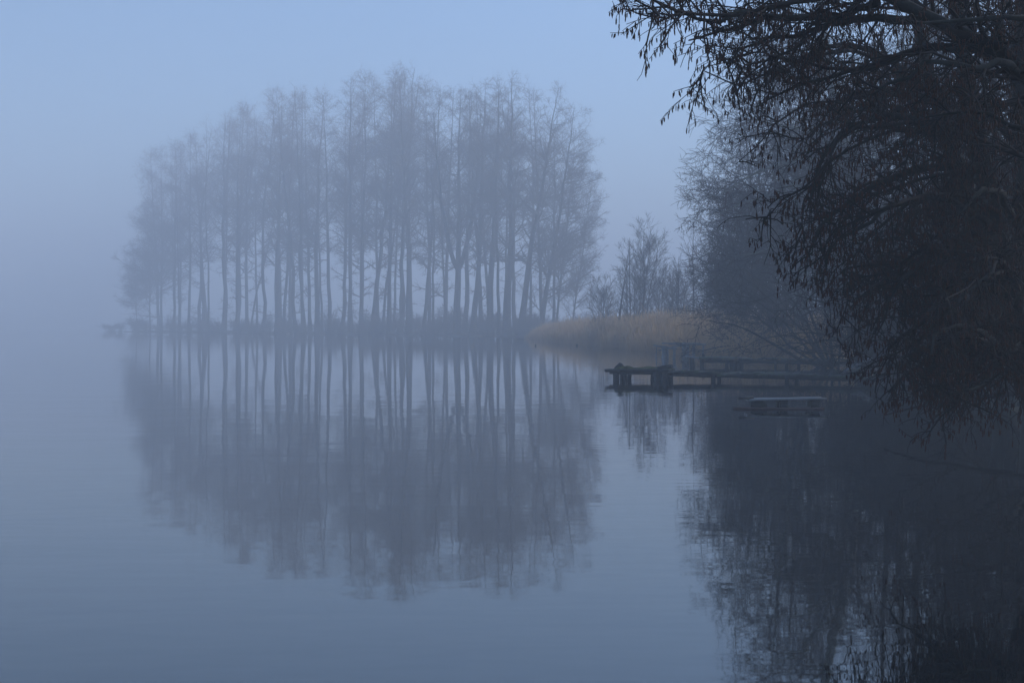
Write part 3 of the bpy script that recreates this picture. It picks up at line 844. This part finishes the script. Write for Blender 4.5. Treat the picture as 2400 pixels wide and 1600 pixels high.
# platform: boards laid along the jetty on two cross beams
mb = MB()
for k in range(3):
    off = -.27 + k * .26
    s0 = rng.uniform(-.06, .06) - (.22 if k == 1 else 0)
    mb.beam(jp(A1, B1, s0, off, .215 + rng.normal(0, .005)), jp(A1, B1, 1.36 + rng.uniform(-.05, .05), off, .225 + rng.normal(0, .005)), .235, .05, 6, .004)
mb.build('platform_deck', M['dark_wood'], root)
mb = MB()
mb.beam(jp(A1, B1, -.06, -.34, .20), jp(A1, B1, .30, -.36, .205), .09, .065, 4, .006)
mb.build('loose_board', M['dark_wood'], root)
mb = MB()   # moss cushion over the platform, uneven
nx, ny = 46, 30
U, Vv = np.meshgrid(np.linspace(.16, 1.30, nx), np.linspace(-.37, .36, ny))
top = .262 + .018 * np.sin(U * 9 + Vv * 4) + .014 * np.sin(U * 23 - Vv * 11) + rng.normal(0, .004, U.shape)
edge = np.minimum(np.minimum((U - .16) / .1, (1.30 - U) / .1), np.minimum((Vv + .37) / .08, (.36 - Vv) / .08)).clip(0, 1)
zz = .234 + (top - .234) * edge ** .5
zz += .035 * np.exp(-((U - .45) / .12) ** 2 - ((Vv + .3) / .2) ** 2)
ptsm = np.array([jp(A1, B1, u, v, z) for u, v, z in zip(U.ravel(), Vv.ravel(), zz.ravel())])
Im = np.arange(nx * ny).reshape(ny, nx)
mb.add(ptsm, np.stack([Im[:-1, :-1], Im[:-1, 1:], Im[1:, 1:], Im[1:, :-1]], -1).reshape(-1, 4))
mb.build('moss', M['moss'], root)
mb = MB()   # upright stub of broken wood at the outer end
mb.add([jp(A1, B1, .10, -.25, .24), jp(A1, B1, .30, -.22, .24), jp(A1, B1, .30, -.12, .24), jp(A1, B1, .10, -.12, .24), jp(A1, B1, .12, -.22, .29), jp(A1, B1, .29, -.2, .30), jp(A1, B1, .29, -.14, .31), jp(A1, B1, .12, -.14, .30), jp(A1, B1, .21, -.2, .37), jp(A1, B1, .26, -.18, .355), jp(A1, B1, .25, -.15, .36), jp(A1, B1, .2, -.15, .375)],
       [(0, 1, 5, 4), (1, 2, 6, 5), (2, 3, 7, 6), (3, 0, 4, 7), (4, 5, 9, 8), (5, 6, 10, 9), (6, 7, 11, 10), (7, 4, 8, 11), (8, 9, 10, 11)])
mb.build('broken_stub', M['dark_wood'], root, False)
mb = MB(); mb.beam(jp(A1, B1, 1.16, -.25, .275), jp(A1, B1, 1.46, -.22, .31), .16, .075, 3, .004)
mb.build('tilted_block', M['dark_wood'], root)
for off in (-.26, .26):
    mb = MB(); mb.beam(jp(A1, B1, .02, off, .155), jp(A1, B1, 1.5, off, .16), .09, .07, 5, .004); mb.build('beam', M['dark_wood'], root)
for s, off, r, lean in ((.17, -.28, .07, (-.03, 0)), (.08, .26, .05, (.02, 0)), (.36, -.24, .045, (-.14, 0)), (.28, .22, .045, (.08, 0)), (1.02, -.26, .035, (.08, 0)), (.98, .24, .035, (.10, 0)), (1.14, -.28, .075, (.02, 0)), (1.25, -.22, .085, (0, 0)), (1.33, -.27, .07, (.08, 0)), (1.24, .22, .07, (0, 0))):
    p = jp(A1, B1, s, off, 0)
    mb = MB(); post(mb, p[0] - lean[0] * .8, p[1], .18, r, lean); mb.build('post', M['dark_wood'], root)
# walkway: short cross boards, sagging and uneven
L1 = math.dist(A1, B1)


def wz(s):
    return .20 - .035 * math.sin((s - 1.4) / (L1 - 1.4) * math.pi * 1.1) + .012 * math.sin(s * 2.1)


mb = MB()
s = 1.5
while s < L1 - .1:
    wdt = rng.uniform(.20, .30)
    t = rng.normal(0, .014)
    z = wz(s) + rng.normal(0, .006)
    sk = rng.normal(0, .05)
    a = jp(A1, B1, s - sk, -.33 + rng.normal(0, .025), z - t); c = jp(A1, B1, s + sk, .34 + rng.normal(0, .03), z + t)
    up = np.array([rng.normal(0, .10), 0, 1.0])
    mb.beam(a, c, wdt, .035, 4, .004, up)
    s += wdt + rng.uniform(.02, .055)
mb.build('walkway_deck', M['wood'], root)
for off in (-.2, .2):
    for a, c in ((1.3, 3.5), (3.4, 5.6), (5.5, L1 + .2)):
        mb = MB(); mb.beam(jp(A1, B1, a, off + rng.normal(0, .015), wz(a) - .065), jp(A1, B1, c, off + rng.normal(0, .015), wz(c) - .065), .075, .085, 8, .005); mb.build('beam', M['dark_wood'], root)
for s, off, r in ((2.42, -.24, .05), (2.36, .25, .045), (4.02, -.26, .042), (4.10, .24, .042), (5.72, -.24, .05), (5.62, .26, .042), (7.3, -.26, .05), (7.2, .26, .05)):
    p = jp(A1, B1, s, off, 0)
    mb = MB(); post(mb, p[0], p[1], wz(s) - .03, r, (rng.normal(0, .02), 0)); mb.build('post', M['dark_wood'], root)
tag(root, 'nearer crooked jetty with a mossy platform on leaning posts', 'jetty')

# farther jetty
A2, B2 = (5.4, 42.2), (10.0, 39.8)
L2 = math.dist(A2, B2)
root = empty('plank_jetty', (0, 0, 0))
mb = MB()
for k in range(4):
    off = -.42 + k * .27
    mb.beam(jp(A2, B2, .28 + rng.uniform(-.05, .08), off, .24), jp(A2, B2, 1.5 + rng.uniform(-.05, .08), off, .235), .25, .07, 6, .006)
mb.build('platform_deck', M['wood'], root)
mb = MB(); mb.beam(jp(A2, B2, -.12, -.4, .29), jp(A2, B2, .42, -.3, .22), .10, .04, 3, .004); mb.build('loose_board', M['ruin_wood'], root)
mb = MB()
s = 1.55
while s < L2:
    wdt = rng.uniform(.2, .3)
    z = .225 + rng.normal(0, .010)
    mb.beam(jp(A2, B2, s + rng.normal(0, .03), -.33, z + rng.normal(0, .01)), jp(A2, B2, s + rng.normal(0, .03), .33, z), wdt, .04, 4, .005)
    s += wdt + rng.uniform(.02, .07)
mb.build('walkway_deck', M['wood'], root)
for off in (-.22, .22):
    mb = MB(); mb.beam(jp(A2, B2, .3, off, .145), jp(A2, B2, L2, off, .145), .08, .09, 14, .007); mb.build('beam', M['dark_wood'], root)
for s, off, r, z1 in ((.06, -.3, .07, .25), (.12, .3, .06, .22), (.36, -.35, .045, .36), (1.06, -.33, .05, .2), (1.22, -.3, .05, .2), (1.38, -.34, .09, .2), (1.5, -.2, .08, .2), (1.3, .3, .07, .2), (2.55, -.25, .04, .2), (2.9, -.25, .05, .2), (3.1, .25, .045, .2), (4.0, -.24, .05, .2), (4.1, .24, .05, .2)):
    p = jp(A2, B2, s, off, 0)
    mb = MB(); post(mb, p[0], p[1], z1, r, (rng.normal(0, .04), 0)); mb.build('post', M['dark_wood'], root)
tag(root, 'farther low jetty under the arching shrub, thick posts at its outer end', 'jetty')

# ruined staging by the reeds
root = empty('ruined_staging', (0, 0, 0))
D3 = 53.0


def RP(px, py, dd=0.0):
    return PT(px, py, D3 + dd)


for px, top, dd, r, ln in ((1556, 812, 0, .10, .02), (1566, 812, .7, .06, -.05), (1578, 818, 0, .05, .04), (1604, 803, .1, .085, 0), (1610, 806, .8, .055, .03), (1627, 806, .2, .05, -.02), (1535, 810, .4, .02, .06), (1645, 806, .6, .03, .05)):
    p = RP(px, top, dd)
    mb = MB(); post(mb, p[0], p[1], p[2], r, (ln, 0), 8); mb.build('post', M['ruin_wood'], root)
for (a, c, wd, hh) in (((1532, 808.5, -.1), (1562, 815, 0), .05, .03), ((1553, 804, .3), (1597, 804, .5), .16, .03), ((1553, 812.5, -.15), (1583, 817, .1), .22, .05), ((1575, 813, -.1), (1602, 808, .0), .08, .035), ((1602, 806, -.1), (1650, 807, .5), .20, .05), ((1543, 820, .1), (1556, 819, .1), .06, .03), ((1568, 806, .6), (1640, 805, .9), .10, .04)):
    mb = MB(); mb.beam(RP(*a), RP(*c), wd, hh * 1.6, 4, .006); mb.build('crossboard', M['ruin_wood'], root)
tag(root, 'collapsed bleached jetty frame standing in front of the reeds', 'jetty')

# pallet raft and floating plank
Dp = 20.7
xa, xb = (1752 - 1200) / FPX * Dp, (1930 - 1200) / FPX * Dp
root = empty('wooden_pallet', (0, 0, 0))
tilt = lambda x: -.018 + .022 * (x - xa) / (xb - xa)
mb = MB()
for k, (oy, e) in enumerate(((-.02, .03), (.125, 0), (.27, .02))):
    mb.beam((xa + rng.uniform(-.01, .01), Dp + oy, .132 + tilt(xa)), (xb + e, Dp + oy, .132 + tilt(xb)), .125, .022, 8, .0015)
mb.build('deck_board', M['wet_board'], root)
for k, xx in enumerate((xa + .16, (xa + xb) / 2 - .03, xb - .13)):
    mb = MB(); mb.beam((xx, Dp - .06, .104 + tilt(xx)), (xx, Dp + .32, .104 + tilt(xx)), .13, .022, 5, .002); mb.build('cross_board', M['dark_wood'], root)
    for q, oy in enumerate((0, .25)):
        wb = .23 if (k == 0 and q == 0) else .11
        mb = MB(); mb.beam((xx - wb / 2, Dp + oy, .05 + tilt(xx)), (xx + wb / 2, Dp + oy, .05 + tilt(xx)), .10, .085, 3, .002); mb.build('block', M['dark_wood'], root)
for oy in (0, .25):
    mb = MB(); mb.beam((xa, Dp + oy, -.006 + tilt(xa)), (xb - .02, Dp + oy, -.006 + tilt(xb)), .10, .022, 6, .002); mb.build('bottom_board', M['dark_wood'], root)
tag(root, 'half sunken wooden pallet with pale wet top boards floating off the nearer jetty', 'pallet')
mb = MB()
mb.beam((xa - .10, Dp - .10, .138), (xa + .07, Dp + .12, .150), .10, .035, 3, .003)
o = mb.build('broken_board', M['dark_wood']); tag(o, 'short dark broken board lying skewed on the end of the floating pallet', 'board')
mb = MB()
Df = 20.35
mb.beam(((1719 - 1200) / FPX * Df, Df, .012), ((1929 - 1200) / FPX * Df, Df - .05, .006), .10, .028, 10, .002)
o = mb.build('floating_plank', M['red_wood']); tag(o, 'long reddish plank floating flat just in front of the pallet', 'plank')
# loose timbers leaning on the nearer jetty
for (a, c, wd, mat, label) in (((1973, 873, 31.2), (2042, 838, 31.8), .075, 'pale_wood', 'pale straight pole slanting up from the middle of the nearer jetty'),
                               ((1992, 876, 31.0), (2034, 852, 31.5), .055, 'wood', 'shorter grey pole slanting beside the pale one on the nearer jetty'),
                               ((2086, 878, 30.6), (2116, 857, 31.0), .05, 'wood', 'mossy stick propped at the shaded landward end of the nearer jetty'),
                               ((1946, 856, 31.6), (1963, 872, 31.4), .04, 'wood', 'short stick tipped the other way just outward of the pale pole')):
    mb = MB(); mb.beam(PT(*a), PT(*c), wd, wd * .5, 5, .004)
    o = mb.build('leaning_pole', M[mat]); tag(o, label, 'pole')
for px, py, label in ((1253, 811, 'tiny dark stake tip in the water off the island end of the reeds'), (1350, 810.5, 'tiny dark stake tip in the water nearer the jetties, off the reeds')):
    x, y = WP(px, py)
    mb = MB(); post(mb, x, y, .10, .035, (.1, 0), 7, -.5)
    o = mb.build('stake', M['dark_wood']); tag(o, label, 'stake')

# ------------------------------------------------------------------ air
bv = [(-690, -58, -2.2), (690, -58, -2.2), (690, 750, -2.2), (-690, 750, -2.2), (-690, -58, 43), (690, -58, 43), (690, 750, 43), (-690, 750, 43)]
bv = [(x * 1.03, y * 1.03 + (-3 if y < 0 else 0), z) for x, y, z in bv]
bq = [(0, 3, 2, 1), (4, 5, 6, 7), (0, 1, 5, 4), (1, 2, 6, 5), (2, 3, 7, 6), (3, 0, 4, 7)]
mh = bpy.data.materials.new('haze'); mh.use_nodes = True
nt = mh.node_tree; nt.nodes.clear()
out = nt.nodes.new('ShaderNodeOutputMaterial'); pv = nt.nodes.new('ShaderNodeVolumePrincipled')
pv.inputs['Color'].default_value = (0.865, 0.925, 1.0, 1)
pv.inputs['Density'].default_value = 0.0060
pv.inputs['Anisotropy'].default_value = 0.0
nt.links.new(pv.outputs[0], out.inputs['Volume'])
hz = bpy.data.objects.new('haze', mesh_from('haze', bv, bq, mh, False))
col.objects.link(hz); tag(hz, kind='stuff')

# ------------------------------------------------------------------ sky, sun, camera
SUN_EL, SUN_AZ = R(22), R(62)       # low sun hidden by the cloud and fog
world = bpy.data.worlds.new('World'); scene.world = world; world.use_nodes = True
nt = world.node_tree; nt.nodes.clear()
out = nt.nodes.new('ShaderNodeOutputWorld'); bg = nt.nodes.new('ShaderNodeBackground'); sky = nt.nodes.new('ShaderNodeTexSky')
sky.sky_type = 'NISHITA'; sky.sun_disc = False
sky.sun_elevation = SUN_EL; sky.sun_rotation = SUN_AZ
sky.air_density = 1.0; sky.dust_density = 0.8; sky.ozone_density = 6.0
bg.inputs['Strength'].default_value = 0.075
nt.links.new(sky.outputs[0], bg.inputs['Color']); nt.links.new(bg.outputs[0], out.inputs['Surface'])
sl = bpy.data.lights.new('sun', 'SUN'); sl.energy = 1.5; sl.angle = R(45); sl.color = (1.0, .975, .95)
so = bpy.data.objects.new('sun', sl); col.objects.link(so)
d = Vector((math.sin(SUN_AZ) * math.cos(SUN_EL), math.cos(SUN_AZ) * math.cos(SUN_EL), math.sin(SUN_EL)))
so.rotation_euler = d.to_track_quat('Z', 'Y').to_euler(); so.location = (0, 0, 60)

cam = bpy.data.cameras.new('camera'); co = bpy.data.objects.new('camera', cam); col.objects.link(co)
cam.sensor_width = 36; cam.lens = 50.0 * (3333 / 3333.3)
co.location = (0, 0, EYE); co.rotation_euler = (R(90), 0, 0)
cam.shift_y = -(800.0 - HOR) / 2400
cam.clip_end = 3000; cam.clip_start = .05
scene.camera = co
scene.view_settings.view_transform = 'Standard'; scene.view_settings.look = 'None'
scene.view_settings.gamma = 1.0; scene.view_settings.exposure = 1.37
c = scene.cycles
c.max_bounces = 6; c.diffuse_bounces = 2; c.glossy_bounces = 3; c.volume_bounces = 4; c.transmission_bounces = 2; c.transparent_max_bounces = 4
c.use_denoising = True
c.use_adaptive_sampling = True; c.adaptive_threshold = 0.015
c.caustics_reflective = False; c.caustics_refractive = False
